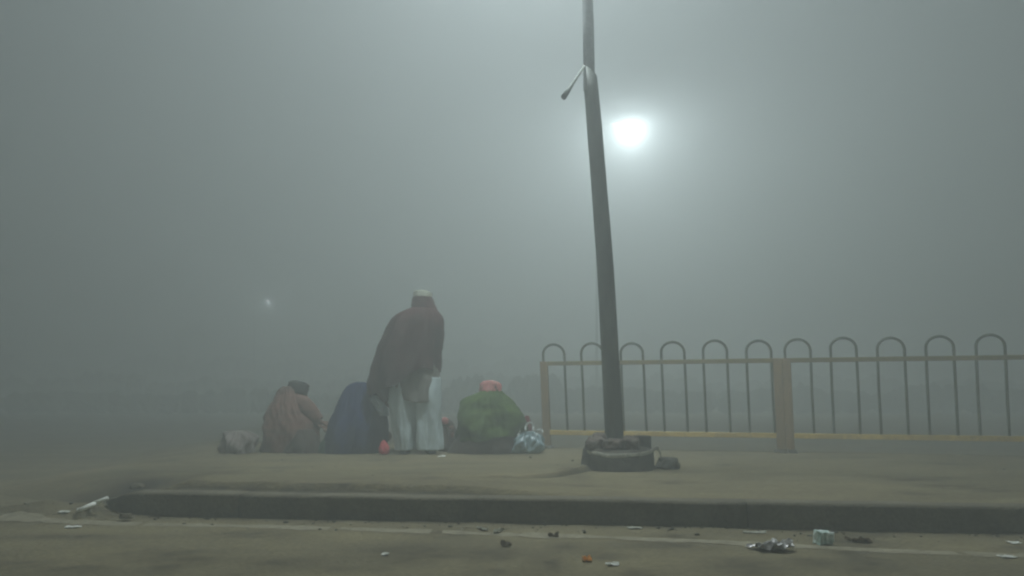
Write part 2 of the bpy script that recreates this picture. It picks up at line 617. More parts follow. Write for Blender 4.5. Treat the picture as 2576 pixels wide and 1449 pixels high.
U = dict(l=1371, m0=1966, m1=1990)
hl = [(s_of(0.5 * (a_ + b_)), s_of(b_) - s_of(a_)) for a_, b_ in ((1371, 1422), (1470, 1523), (1573, 1626), (1677, 1733), (1785, 1841), (1891, 1949))]
hr = [(s_of(0.5 * (a_ + b_)), s_of(b_) - s_of(a_)) for a_, b_ in ((1988, 2049), (2103, 2166), (2222, 2286), (2344, 2411), (2470, 2541), (2602, 2674))]
# even out the panels: true repeats with one spacing each
hl = [(hl[0][0] + 0.03 + k * (hl[5][0] - hl[0][0] - 0.03) / 5, 0.245) for k in range(6)]
hr = [(hr[0][0] + k * (hr[5][0] - hr[0][0]) / 5, 0.245) for k in range(6)]
sL, sM0 = s_of(1371) + 0.03, s_of(1966)
sM1 = sM0 + 0.088
sR = hr[5][0] + 0.24
fence_panel(sL, sM0, hl, 'hoop topped fence panel behind the leaning pole, between two brown posts', True, True)
fence_panel(sM1, sR, hr, 'hoop topped fence panel running out of the right edge of the picture', True, True)

# ---------------------------------------------------------------- leaning pole with its base
pb = G(1556, 1150)
PY = 6.10
base_c = Vector((P(1557, 1130, PY)[0], PY, 0.14))
pole = empty('street_pole', base_c)
tag(pole, 'leaning dark pole rising from a round concrete base with rubble on it', 'pole')
p0 = Vector(P(1548, 1112, PY))
p0.z = 0.20
p1 = Vector(P(1484, 190, PY - 0.1))
pts, rad = [], []
for k in range(25):
    t = k / 24
    q = p0.lerp(p1, t)
    bow = math.sin(math.pi * t)
    q.x += 0.02 * bow + 0.004 * nz(t, 1, 1, 5)
    pts.append(q)
    rad.append(0.077 - 0.019 * t + 0.0015 * nz(t, 4, 2, 9))
v, f = tube(pts, rad, 20)
me = me_from(v, f)
# slanted, split top of the lower pole
for vv in me.vertices:
    if (Vector(vv.co) - p1).length < 0.09:
        vv.co.z += -0.9 * (vv.co.x - p1.x) + 0.03
obj('shaft', me, M['pole'], pole)
p2 = Vector(P(1476, -60, PY - 0.15))
p3 = Vector((p2.x + 0.02, p2.y + 0.02, 5.9))
v, f = tube([p1 + Vector((-0.005, 0, -0.12)), p1.lerp(p2, 0.5), p2, p3], [0.046, 0.044, 0.042, 0.036], 16)
obj('extension_pipe', me_from(v, f), M['pipe'], pole)
a1, a2 = Vector(P(1466, 172, PY - 0.16)), Vector(P(1418, 244, PY - 0.42))
v, f = tube([a1 + (a1 - a2) * 0.08, a1.lerp(a2, 0.5), a1.lerp(a2, 0.75), a2], [0.009, 0.012, 0.018, 0.022], 10)
obj('hanging_bracket', me_from(v, f), M['pole'], pole)
# concrete drum
bm = bmesh.new()
N = 40
prof = [(0.295, -0.02), (0.292, 0.05), (0.285, 0.11), (0.282, 0.145), (0.268, 0.158), (0.20, 0.165), (0.09, 0.17)]
rings = []
for (r_, z_) in prof:
    ring = []
    for k in range(N):
        an = 2 * math.pi * k / N
        rr = r_ * (1 + 0.09 * nz(math.cos(an), math.sin(an), z_ * 3, 1.7) + 0.045 * nz(math.cos(an), math.sin(an), z_ * 9, 6))
        zz = z_ + (0.028 * nz(math.cos(an), math.sin(an), 3, 2.5) if z_ > 0.1 else 0)
        ring.append(bm.verts.new((base_c.x + rr * math.cos(an), base_c.y + rr * math.sin(an) * 0.95, 0.14 + zz)))
    rings.append(ring)
for i in range(len(prof) - 1):
    for k in range(N):
        bm.faces.new((rings[i][k], rings[i][(k + 1) % N], rings[i + 1][(k + 1) % N], rings[i + 1][k]))
bm.faces.new(rings[-1])
obj('concrete_base', me_bm(bm), M['concrete'], pole)


def rock(c, s, seed, m, name, label, cat, group=None, sub=3, amp=0.35, parent=None):
    bm = bmesh.new()
    bmesh.ops.create_icosphere(bm, subdivisions=sub, radius=1.0)
    for v in bm.verts:
        p = v.co.copy()
        # blocky, chipped outline
        q = Vector([math.copysign(abs(x) ** 0.72, x) for x in p])
        q *= 1 + amp * nz(p.x + seed, p.y, p.z, 1.3) + 0.12 * nz(p.x, p.y + seed, p.z, 4)
        v.co = Vector((q.x * s[0], q.y * s[1], max(q.z, -0.75) * s[2]))
    me = me_bm(bm)
    o = obj(name, me, m, parent, smooth=False)
    if parent is None:
        o.location = c
        tag(o, label, cat, group)
    return o


top = 0.14 + 0.165
gr = 'rubble lying on the concrete pole base'
rock((base_c.x - 0.20, base_c.y - 0.10, top + 0.035), (0.085, 0.075, 0.055), 3, M['rubble'], 'rubble_chunk', 'brown rubble chunk at the left rim of the pole base', 'rubble', gr)
rock((base_c.x - 0.07, base_c.y - 0.16, top + 0.035), (0.075, 0.06, 0.05), 8, M['rubble'], 'rubble_chunk', 'brown rubble chunk in front of the foot of the leaning pole', 'rubble', gr)
rock((base_c.x + 0.065, base_c.y - 0.15, top + 0.04), (0.075, 0.07, 0.06), 12, M['rubble'], 'rubble_chunk', 'pinkish grey rubble chunk between the leaning pole and the square brick', 'rubble', gr)
rock((base_c.x - 0.11, base_c.y + 0.04, top + 0.05), (0.10, 0.08, 0.07), 21, M['rubble'], 'rubble_chunk', 'tallest rubble chunk leaning on the left side of the pole', 'rubble', gr)
bm = bmesh.new()
box_bm(bm, (0, 0, 0), (0.125, 0.09, 0.10), Matrix.Rotation(0.15, 3, 'Z'), 0.006)
o = obj('brick', me_bm(bm), M['stone'], None, smooth=False)
o.location = (base_c.x + 0.185, base_c.y - 0.02, top + 0.048)
tag(o, 'square dark brick standing on the right side of the pole base', 'brick')
st = G(1684, 1181)
rock((st[0], st[1] + 0.06, 0.14 + 0.04), (0.085, 0.07, 0.055), 31, M['stone'], 'stone', 'dark stone lying on the pavement beside the pole base', 'stone')
st = G(1648, 1180)
rock((st[0], st[1] + 0.02, 0.14 + 0.012), (0.022, 0.02, 0.018), 33, M['stone'], 'pebble', 'small pebble between the pole base and the dark stone', 'stone', sub=2)

for (u, v, sx, sd_, lab) in ((318, 1299, 0.035, 41, 'broken kerb fragment at the foot of the left kerb end'), (345, 1224, 0.045, 47, 'broken kerb fragment lying on the pavement behind the left kerb end')):
    q = G(u, v, 0.03 if v > 1280 else 0.08)
    rock((q[0], q[1], q[2]), (sx, sx * 0.8, sx * 0.55), sd_, M['kerb'], 'kerb_fragment', lab, 'rubble', 'broken pieces at the kerb end')

# torn strip wrapped round the drum
pts = []
for an, dz, dr in ((200, 0.150, 0.0), (215, 0.128, 0.006), (228, 0.135, 0.008), (240, 0.120, 0.008), (255, 0.118, 0.008), (275, 0.125, 0.008), (295, 0.130, 0.008), (315, 0.140, 0.006), (332, 0.160, 0.004), (345, 0.175, 0.01), (352, 0.150, 0.03), (356, 0.10, 0.045), (358, 0.05, 0.055), (0, 0.02, 0.07)):
    r_ = 0.292 + dr
    pts.append(Vector((base_c.x + r_ * math.cos(R(an)), base_c.y + 0.95 * r_ * math.sin(R(an)), 0.14 + dz)))
V, F = [], []
for i, p in enumerate(pts):
    hw = 0.016 * (1 + 0.6 * nz(i, 1, 1, 0.9))
    V += [(p.x, p.y - 0.004, p.z - hw), (p.x, p.y - 0.001, p.z + hw)]
    if i:
        k = 2 * i
        F.append((k - 2, k, k + 1, k - 1))
me = applied(me_from(V, F), [('SUBSURF', dict(levels=2)), ('SOLIDIFY', dict(thickness=0.004))])
tag(obj('plastic_strip', me, M['strip']), 'torn pale strip wound round the rim of the pole base', 'plastic strip')


# ---------------------------------------------------------------- street lamps
def lamp_head(root, c, dirv, power, lens_s, radius=0.07, drop=0.155):
    """cobra style head: flat housing with a glowing lens below and the light inside"""
    c = Vector(c)
    d = Vector(dirv).normalized()
    ang = math.atan2(d.y, d.x)
    bm = bmesh.new()
    bmesh.ops.create_uvsphere(bm, u_segments=20, v_segments=12, radius=1.0)
    for v in bm.verts:
        x, y, z = v.co
        v.co = Vector((x * 0.34, y * 0.14 * (1 - 0.25 * x), z * 0.07 if z > 0 else z * 0.02))
    bmesh.ops.transform(bm, matrix=Matrix.Translation(c + Vector((0, 0, 0.09))) @ Matrix.Rotation(ang, 4, 'Z'), verts=bm.verts)
    head = obj('lamp_head', me_bm(bm), M['lamp'], root)
    bm = bmesh.new()
    bmesh.ops.create_uvsphere(bm, u_segments=20, v_segments=12, radius=1.0)
    for v in bm.verts:
        v.co = Vector((v.co.x * 0.22, v.co.y * 0.11, v.co.z * 0.075))
    bmesh.ops.transform(bm, matrix=Matrix.Translation(c) @ Matrix.Rotation(ang, 4, 'Z'), verts=bm.verts)
    lens = obj('lens', me_bm(bm), emit('lamp_lens', LAMP_COL, lens_s), root)
    ld = bpy.data.lights.new('bulb', 'POINT')
    ld.energy = power
    ld.color = LAMP_COL
    ld.shadow_soft_size = radius
    lo = bpy.data.objects.new('bulb', ld)
    lo.location = c - Vector((0, 0, drop))
    link(lo, root)


def street_lamp(foot, head, power, label, lens_s):
    root = empty('street_lamp', foot)
    tag(root, label, 'street lamp', 'lit street lamps in the fog')
    f_, h_ = Vector(foot), Vector(head)
    tops = Vector((f_.x, f_.y, h_.z + 0.05))
    v, f = tube([f_, f_.lerp(tops, 0.5), tops], [0.075, 0.055, 0.04], 14)
    obj('post', me_from(v, f), M['hoop'], root)
    dr = h_ - tops
    dr.z = 0
    v, f = tube([tops + Vector((0, 0, -0.1)), tops + dr * 0.35 + Vector((0, 0, 0.10)), tops + dr * 0.75 + Vector((0, 0, 0.08))], 0.03, 10)
    obj('arm', me_from(v, f), M['hoop'], root)
    lamp_head(root, h_, dr, power, lens_s)


lh = P(1585, 316, 36)
lf = P(1503, 1000, 36)
street_lamp((lf[0], 36.3, 0), lh, FAR_LAMP_W, 'bright white street lamp glowing in the fog right of the leaning pole', 10.0)
dh = P(675, 756, 58)
street_lamp((dh[0] - 1.2, 58.3, 0), dh, DIST_LAMP_W, 'faint distant street lamp barely showing through the fog', 0.6)

if POLE_LAMP_W > 0:      # the lantern the leaning pole carries, on an arm reaching over the far carriageway
    hd = p3 + Vector((-0.42, 0.02, 0.22))
    v, f = tube([p3 + Vector((0, 0, -0.05)), p3.lerp(hd, 0.4) + Vector((0, 0, 0.25)), p3.lerp(hd, 0.9) + Vector((0, 0, 0.12))], 0.028, 10)
    obj('arm', me_from(v, f), M['pipe'], pole)
    lamp_head(pole, hd, hd - p3, POLE_LAMP_W, 30.0, 0.24, 0.36)


# ---------------------------------------------------------------- bodies and clothes
def capsules(parts):
    """overlapping tapered limbs as one raw mesh"""
    bm = bmesh.new()
    n = 14
    for p in parts:
        a_, b_, ra, rb = Vector(p[0]), Vector(p[1]), p[2], p[3]
        d = (b_ - a_)
        if d.length < 1e-5:
            d = Vector((0, 0, 1e-4))
        d.normalize()
        s_ = d.orthogonal().normalized()
        t_ = d.cross(s_)
        prof = [(a_, ra, x) for x in (-85, -60, -35, -12)] + [(b_, rb, x) for x in (12, 35, 60, 85)]
        rings = []
        for c, r_, an in prof:
            q = c + d * r_ * math.sin(R(an))
            w_ = r_ * math.cos(R(an))
            rings.append([bm.verts.new(q + (s_ * math.cos(6.2831853 * k / n) + t_ * math.sin(6.2831853 * k / n)) * w_) for k in range(n)])
        for i in range(len(rings) - 1):
            for k in range(n):
                bm.faces.new((rings[i][k], rings[i][(k + 1) % n], rings[i + 1][(k + 1) % n], rings[i + 1][k]))
        bm.faces.new(rings[0][::-1])
        bm.faces.new(rings[-1])
    return bm


def body_mesh(parts, ell, vox=0.009):
    bm = capsules(parts)
    for c, s, rot in ell:
        q = bmesh.ops.create_icosphere(bm, subdivisions=3, radius=1.0)
        M_ = Matrix.Translation(Vector(c)) @ rot.to_4x4() @ Matrix.Diagonal((s[0], s[1], s[2], 1))
        bmesh.ops.transform(bm, matrix=M_, verts=q['verts'])
    me = me_bm(bm)
    return applied(me, [('REMESH', dict(mode='VOXEL', voxel_size=vox)), ('SMOOTH', dict(factor=0.5, iterations=3))])


def head_ell(c, yaw, pitch=0.0, roll=0.0, s=1.0):
    """skull, jaw, nose, brow, lips, ears; the face looks along +Y turned by yaw (about Z)"""
    rot = Matrix.Rotation(yaw, 3, 'Z') @ Matrix.Rotation(pitch, 3, 'X') @ Matrix.Rotation(roll, 3, 'Y')
    c = Vector(c)
    L = []

    def e(off, sz, r2=None):
        L.append((c + rot @ (Vector(off) * s), [x * s for x in sz], rot if r2 is None else rot @ r2))
    e((0, -0.012, 0.025), (0.077, 0.097, 0.085))
    e((0, 0.030, -0.050), (0.055, 0.062, 0.068))
    e((0, 0.098, -0.022), (0.014, 0.020, 0.030))
    e((0, 0.110, -0.035), (0.017, 0.014, 0.012))
    e((0, 0.080, 0.018), (0.055, 0.016, 0.012))
    for sx in (-1, 1):
        e((0.032 * sx, 0.074, -0.002), (0.014, 0.012, 0.009))
        e((0.040 * sx, 0.066, -0.028), (0.022, 0.018, 0.018))
        e((0.080 * sx, -0.004, -0.012), (0.010, 0.020, 0.033), Matrix.Rotation(0.3 * sx, 3, 'Z'))
    e((0, 0.085, -0.063), (0.024, 0.012, 0.007))
    e((0, 0.083, -0.073), (0.021, 0.012, 0.007))
    e((0, 0.075, -0.100), (0.022, 0.018, 0.015))
    return L, rot


def hand(wrist, fwd, palm_n, side=1, curl=0.6, s=1.0):
    """palm, four unequal bent fingers and a thumb as capsules"""
    w_ = Vector(wrist)
    f_ = Vector(fwd).normalized()
    n_ = Vector(palm_n)
    n_ = (n_ - f_ * n_.dot(f_)).normalized()
    r_ = f_.cross(n_).normalized() * side
    out = []
    for k in range(4):
        o = (k - 1.5) * 0.021 * s
        kb = w_ + f_ * 0.088 * s + r_ * o
        out.append((w_ + f_ * 0.012 + r_ * o * 0.7, kb, 0.015 * s, 0.0125 * s))
        ln = (0.038, 0.045, 0.042, 0.032)[k] * s
        a1_ = curl * 0.6
        d1 = (f_ * math.cos(a1_) + n_ * math.sin(a1_))
        k1 = kb + d1 * ln + r_ * (k - 1.5) * 0.002
        a2_ = curl * 1.5
        d2 = (f_ * math.cos(a2_) + n_ * math.sin(a2_))
        k2 = k1 + d2 * ln * 0.68
        d3 = (f_ * math.cos(curl * 2) + n_ * math.sin(curl * 2))
        k3 = k2 + d3 * ln * 0.5
        out += [(kb, k1, 0.0098 * s, 0.0088 * s), (k1, k2, 0.0088 * s, 0.008 * s), (k2, k3, 0.008 * s, 0.0066 * s)]
    tb = w_ + f_ * 0.028 * s - r_ * 0.028 * s
    t1 = tb + (f_ * 0.7 - r_ * 0.65 + n_ * 0.25).normalized() * 0.042 * s
    t2 = t1 + (f_ * 0.85 - r_ * 0.3 + n_ * 0.4).normalized() * 0.032 * s
    out += [(w_ + f_ * 0.02, tb, 0.015 * s, 0.0125 * s), (tb, t1, 0.0125 * s, 0.0105 * s), (t1, t2, 0.0105 * s, 0.008 * s)]
    return out


def crom(xs_, ys_, x):
    """smooth interpolation of a table"""
    n = len(xs_)
    if x <= xs_[0]:
        return ys_[0]
    if x >= xs_[-1]:
        return ys_[-1]
    i = max(k for k in range(n - 1) if xs_[k] <= x)
    t = (x - xs_[i]) / (xs_[i + 1] - xs_[i])
    m0 = (ys_[i + 1] - ys_[max(i - 1, 0)]) / (xs_[i + 1] - xs_[max(i - 1, 0)])
    m1 = (ys_[min(i + 2, n - 1)] - ys_[i]) / (xs_[min(i + 2, n - 1)] - xs_[i])
    h = xs_[i + 1] - xs_[i]
    return ((1 + 2 * t) * (1 - t) ** 2 * ys_[i] + t * (1 - t) ** 2 * h * m0 + t * t * (3 - 2 * t) * ys_[i + 1] + t * t * (t - 1) * h * m1)


def drape(secs, seed=0, n=96, rows=70, fold=0.035, kf=9, drift=1.2, power=2.3, cap=True, thick=0.012, hem=None, fine=0.012, close_bottom=False):
    """cloth as stacked rings. secs: (z, cx, cy, rx, ry) from bottom to top; folds run down and drift; hem(angle) lifts the lower edge"""
    zs = [s[0] for s in secs]
    T = [[s[i] for s in secs] for i in range(1, 5)]
    V, F = [], []
    rnd = random.Random(seed)
    ph = [rnd.uniform(0, 6.28) for _ in range(6)]
    for j in range(rows + 1):
        t0 = j / rows
        for k in range(n):
            an = 2 * math.pi * k / n
            h0 = hem(an) if hem else 0.0
            zlo = zs[0] + h0
            z = zlo + (zs[-1] - zlo) * t0
            cx, cy, rx, ry = (crom(zs, q, z) for q in T)
            c, s = math.cos(an), math.sin(an)
            den = (abs(c) ** power + abs(s) ** power) ** (1 / power)
            c, s = c / den, s / den
            q = (z - zs[0]) / max(zs[-1] - zs[0], 1e-6)
            amt = fold * (1 - 0.55 * q) * sstep(1.0, 0.85, q)
            wv = (math.sin(kf * an + ph[0] + drift * 6 * q) + 0.6 * math.sin((kf * 1.7 // 1) * an + ph[1] - drift * 9 * q) + 0.5 * math.sin(3 * an + ph[2] + 4 * q)) * 0.5
            wv += 1.2 * mn.noise(Vector((c * 2.4 + seed, s * 2.4, z * 3.2)))
            r_ = 1 + (amt * wv + fine * mn.noise(Vector((c * 7, s * 7 + seed, z * 11)))) / max(min(rx, ry), 0.05)* 0.5
            V.append((cx + rx * c * r_, cy + ry * s * r_, z))
    for j in range(rows):
        for k in range(n):
            F.append((j * n + k, j * n + (k + 1) % n, (j + 1) * n + (k + 1) % n, (j + 1) * n + k))
    if cap:
        F.append(tuple(range(rows * n, rows * n + n)))
    if close_bottom:
        F.append(tuple(range(n - 1, -1, -1)))
    me = me_from(V, F)
    if thick > 0 and not close_bottom:
        me = applied(me, [('SOLIDIFY', dict(thickness=thick, offset=-1.0))])
    return me


def secs_px(rows, Y, ry_of, z_floor=None):
    """rows (v, u_left, u_right[, ry[, dy]]) seen at depth Y into ring sections from bottom to top"""
    out = []
    for r_ in rows:
        v, ul, ur = r_[:3]
        a_, b_ = P(ul, v, Y), P(ur, v, Y)
        ry = r_[3] if len(r_) > 3 else ry_of
        dy = r_[4] if len(r_) > 4 else 0.0
        out.append((a_[2], (a_[0] + b_[0]) / 2, Y + dy, (b_[0] - a_[0]) / 2, ry))
    out.sort(key=lambda s: s[0])
    if z_floor is not None:
        out[0] = (z_floor,) + out[0][1:]
    return out


def cap_mesh(c, rot, r_, h, lift, fold=0.006, seed=1, dm=0.55):
    """brimless cloth cap or turban sitting on a skull"""
    V, F = [], []
    n, rows = 40, 12
    for j in range(rows + 1):
        t = j / rows
        for k in range(n):
            an = 2 * math.pi * k / n
            if t < dm:
                q = t / dm
                rr, z = 1.0 + 0.03 * math.sin(q * 3.1), -h * 0.5 + h * 0.75 * q
            else:
                q = (t - dm) / (1 - dm)
                rr, z = 1.0 * math.cos(q * 1.5) + 0.02, h * 0.25 + h * 0.28 * math.sin(q * 1.57)
            w_ = 1 + fold / r_[0] * mn.noise(Vector((math.cos(an) * 3 + seed, math.sin(an) * 3, t * 5)))
            p = Vector((r_[0] * rr * w_ * math.cos(an), r_[1] * rr * w_ * math.sin(an), z + lift))
            V.append(Vector(c) + rot @ p)
    for j in range(rows):
        for k in range(n):
            F.append((j * n + k, j * n + (k + 1) % n, (j + 1) * n + (k + 1) % n, (j + 1) * n + k))
    F.append(tuple(range(rows * n, rows * n + n)))
    return applied(me_from(V, F), [('SOLIDIFY', dict(thickness=0.006, offset=-1.0))])


def hair_mesh(c, rot, s=1.0):
    bm = bmesh.new()
    bmesh.ops.create_icosphere(bm, subdivisions=4, radius=1.0)
    for v in list(bm.verts):
        if v.co.y > 0.55 and v.co.z < 0.55 or v.co.z < -0.75:
            bm.verts.remove(v)
    for v in bm.verts:
        p = v.co
        v.co = Vector(c) + rot @ (Vector((p.x * 0.083, p.y * 0.103 - 0.012, p.z * 0.091 + 0.026)) * s * (1 + 0.03 * nz(p.x, p.y, p.z, 9)))
    return me_bm(bm)


# --- the standing man -------------------------------------------------------
MY = 7.62
MS = 0.0
foot = G(1048, 1142)
man = empty('person', (foot[0], MY, 0.14))
tag(man, 'person standing in a long maroon shawl, cream cap and pale wide trousers, seen from behind', 'person')
mx = P(1048, 1000, MY)[0]
hc = Vector(P(1062, 764, MY))
hyaw = -0.45
he, hrot = head_ell(hc, hyaw, -0.12)
hip = Vector((mx, MY, 1.02))
ch = Vector((P(1050, 830, MY)[0], MY, 1.46))
nk = Vector((P(1056, 785, MY)[0], MY, 1.60))
lsh, rsh = ch + Vector((-0.135, 0, 0.0)), ch + Vector((0.165, 0, 0.02))
lel = Vector(P(985, 905, MY)) + Vector((0, 0.04, 0))
lwr = Vector(P(968, 985, MY)) + Vector((0, 0.08, 0))
rel = Vector(P(1098, 905, MY)) + Vector((0, 0.03, 0))
rwr = Vector(P(1096, 985, MY)) + Vector((0, -0.02, 0))
lhp, rhp = hip + Vector((-0.09, 0, -0.04)), hip + Vector((0.09, 0, -0.04))
lkn = Vector((P(1022, 1060, MY)[0], MY + 0.03, 0.62))
rkn = Vector((P(1075, 1060, MY)[0], MY + 0.03, 0.62))
lan = Vector((P(1020, 1130, MY)[0], MY, 0.22))
ran = Vector((P(1078, 1130, MY)[0], MY, 0.22))
parts = [(hip, hip.lerp(ch, 0.5), 0.155, 0.14), (hip.lerp(ch, 0.5), ch, 0.14, 0.165), (ch, lsh, 0.11, 0.06), (ch, rsh, 0.11, 0.06), (ch, nk, 0.10, 0.06), (nk, hc, 0.058, 0.055),
         (lsh, lel, 0.055, 0.042), (lel, lwr, 0.044, 0.03), (rsh, rel, 0.055, 0.042), (rel, rwr, 0.044, 0.03),
         (hip, lhp, 0.15, 0.10), (hip, rhp, 0.15, 0.10), (lhp, lkn, 0.095, 0.06), (rhp, rkn, 0.095, 0.06), (lkn, lan, 0.06, 0.042), (rkn, ran, 0.06, 0.042),
         (lan, lan + Vector((-0.01, 0.14, -0.05)), 0.04, 0.028), (ran, ran + Vector((0.03, 0.14, -0.05)), 0.04, 0.028), (lan, lan + Vector((0, -0.05, -0.045)), 0.04, 0.03), (ran, ran + Vector((0, -0.05, -0.045)), 0.04, 0.03)]
parts += hand(lwr, (-0.1, 0.2, -1), (1, 0, 0), -1, 0.5) + hand(rwr, (0.05, 0.05, -1), (-1, 0.2, 0), 1, 0.5)
obj('body', body_mesh(parts, he), M['skin'], man)
obj('hair', hair_mesh(hc, hrot), M['hair'], man)
obj('cap', cap_mesh(hc, hrot, (0.088, 0.106), 0.105, 0.078, seed=2), M['white_cap'], man)
# a fold of the shawl covers the back of the head and neck
sec = secs_px([(806, 1010, 1104, 0.14), (790, 1026, 1101, 0.125), (778, 1034, 1098, 0.12), (766, 1036, 1094, 0.118), (754, 1037, 1090, 0.114), (748, 1039, 1087, 0.112)], MY, 0.11)
obj('neck_scarf', drape(sec, 5, n=64, rows=26, fold=0.012, kf=5, power=2.2, cap=False, fine=0.008), M['shawl'], man)
rows = [(988, 934, 1104, 0.22), (960, 932, 1106, 0.235), (925, 939, 1108, 0.24), (890, 951, 1110, 0.24), (860, 962, 1113, 0.235), (830, 973, 1115, 0.225), (810, 984, 1114, 0.21), (795, 997, 1110, 0.18), (784, 1012, 1103, 0.15), (776, 1030, 1096, 0.115), (772, 1038, 1090, 0.10)]
sec = secs_px(rows, MY, 0.2)


def man_hem(an):
    # long on the (his) left, cut away over the right hip
    c = math.cos(an)
    return 0.22 * sstep(-0.7, 0.5, c) + 0.02 * math.sin(5 * an)


obj('shawl', drape(sec, 11, n=140, rows=90, fold=0.05, kf=7, drift=0.25, power=2.1, hem=man_hem, cap=True), M['shawl'], man)
sec = secs_px([(1010, 964, 977, 0.03), (998, 954, 976, 0.05), (980, 946, 980, 0.07), (955, 950, 990, 0.07)], MY, 0.05)
obj('shawl_corner', drape(sec, 14, n=40, rows=24, fold=0.02, kf=4, drift=0.3), M['shawl'], man)
sec = secs_px([(1004, 992, 1100, 0.185), (985, 990, 1103, 0.185), (950, 990, 1104, 0.18), (900, 998, 1100, 0.16)], MY, 0.18)
obj('kurta', drape(sec, 17, n=110, rows=40, fold=0.03, kf=8, drift=0.1, cap=False, hem=lambda an: 0.035 * math.sin(an * 2 + 1)), M['kurta'], man)
V1 = []
for ul, ur, ul2, ur2, sd in ((996, 1042, 978, 1048, 21), (1046, 1111, 1040, 1110, 22)):
    sec = secs_px([(1131, ul, ur, 0.13), (1110, ul - 2, ur + 1, 0.13), (1060, ul2 + 6, ur2 - 1, 0.135), (1000, ul2, ur2, 0.15), (950, ul2 + 8, ur2, 0.14)], MY, 0.13)
    me = drape(sec, sd, n=90, rows=60, fold=0.034, kf=5, drift=0.35, cap=False, thick=0.006, power=2.2)
    V1.append(([tuple(v.co) for v in me.vertices], [tuple(p.vertices) for p in me.polygons]))
obj('trousers', me_from(*merge(V1)), M['trouser'], man)
for a_, dx in ((lan, -0.012), (ran, 0.03)):
    bm = bmesh.new()
    bmesh.ops.create_icosphere(bm, subdivisions=4, radius=1.0)
    for v in bm.verts:
        x, y, z = v.co
        wd = 0.046 + 0.010 * math.sin(2.2 * (y + 0.6))
        v.co = Vector((x * wd + dx * (y + 1) * 0.6, y * 0.135 + 0.045, max(z, -0.6) * (0.055 if y < 0.1 else 0.055 - 0.028 * (y - 0.1))))
        v.co += Vector((a_.x, a_.y, 0.14 + 0.036))
    obj('shoe', me_bm(bm), M['shoe'], man)


# --- seated people ----------------------------------------------------------
def seated(u, Y, label, head_uv, yaw, pitch, chest_dx, hands=None, hs=1.0, floor=0.14):
    x0 = P(u, 1130, Y)[0]
    root = empty('person', (x0, Y, floor))
    tag(root, label, 'person', 'people sitting on the pavement')
    hc_ = Vector(P(head_uv[0], head_uv[1], Y))
    he_, hr_ = head_ell(hc_, yaw, pitch, 0.0, hs)
    fw = Vector((-math.sin(yaw), math.cos(yaw), 0))
    rt = Vector((math.cos(yaw), math.sin(yaw), 0))
    hip_ = Vector((x0, Y, floor + 0.13))
    ch_ = Vector((x0 + chest_dx, Y, 0)) + fw * 0.06
    ch_.z = hip_.z + (hc_.z - hip_.z) * 0.62
    nk_ = ch_.lerp(hc_, 0.55)
    parts = [(hip_, hip_.lerp(ch_, 0.5), 0.14, 0.13), (hip_.lerp(ch_, 0.5), ch_, 0.13, 0.135), (ch_, nk_, 0.10, 0.058), (nk_, hc_, 0.056, 0.052)]
    for k, sx in enumerate((-1, 1)):
        sh = ch_ + rt * 0.155 * sx + Vector((0, 0, 0.03))
        parts.append((ch_, sh, 0.11, 0.06))
        kn_ = hip_ + rt * 0.23 * sx + fw * 0.20 + Vector((0, 0, 0.03))
        an_ = hip_ - rt * 0.08 * sx + fw * 0.26 + Vector((0, 0, -0.06))
        parts += [(hip_, kn_, 0.10, 0.062), (kn_, an_, 0.058, 0.04), (an_, an_ - rt * 0.10 * sx + fw * 0.03 + Vector((0, 0, -0.02)), 0.036, 0.028)]
        if hands and hands[k]:
            wr = Vector(hands[k])
            el = sh.lerp(wr, 0.5) + Vector((0, 0, -0.06))
            parts += [(sh, el, 0.055, 0.042), (el, wr, 0.042, 0.028)]
            parts += hand(wr, wr - el, (0, 0.2, -1), sx, 0.35)
        else:
            el = sh + fw * 0.10 + rt * 0.05 * sx + Vector((0, 0, -0.19))
            wr = ch_ + fw * 0.25 - rt * 0.02 * sx + Vector((0, 0, -0.18))
            parts += [(sh, el, 0.055, 0.042), (el, wr, 0.042, 0.028)] + hand(wr, wr - el, (0, 0, -1), sx, 0.7)
    obj('body', body_mesh(parts, he_, 0.0085), M['skin'], root)
    return root, hc_, hr_


# brown blanket, leaning right with one arm out
BY = 8.02
wr = Vector(P(808, 1062, BY - 0.1))
brown, hc, hr_ = seated(722, BY, 'person sitting in a striped brown blanket with one arm stretched out to the right', (748, 985), -1.25, -0.2, 0.02, (None, wr), 0.95)
obj('hair', hair_mesh(hc, hr_, 0.95), M['hair'], brown)
obj('cap', cap_mesh(hc, hr_, (0.088, 0.106), 0.13, 0.045, seed=7), M['dark_wool'], brown)
rows = [(1136, 662, 792, 0.27), (1110, 664, 800, 0.29), (1085, 667, 800, 0.29), (1060, 671, 796, 0.27), (1040, 676, 783, 0.25), (1020, 683, 770, 0.22), (1005, 690, 762, 0.19), (992, 696, 757, 0.15), (980, 703, 750, 0.13), (972, 716, 742, 0.10)]
obj('blanket', drape(secs_px(rows, BY, 0.2, 0.142), 31, n=120, rows=80, fold=0.05, kf=6, drift=1.6, fine=0.03), M['brown'], brown)
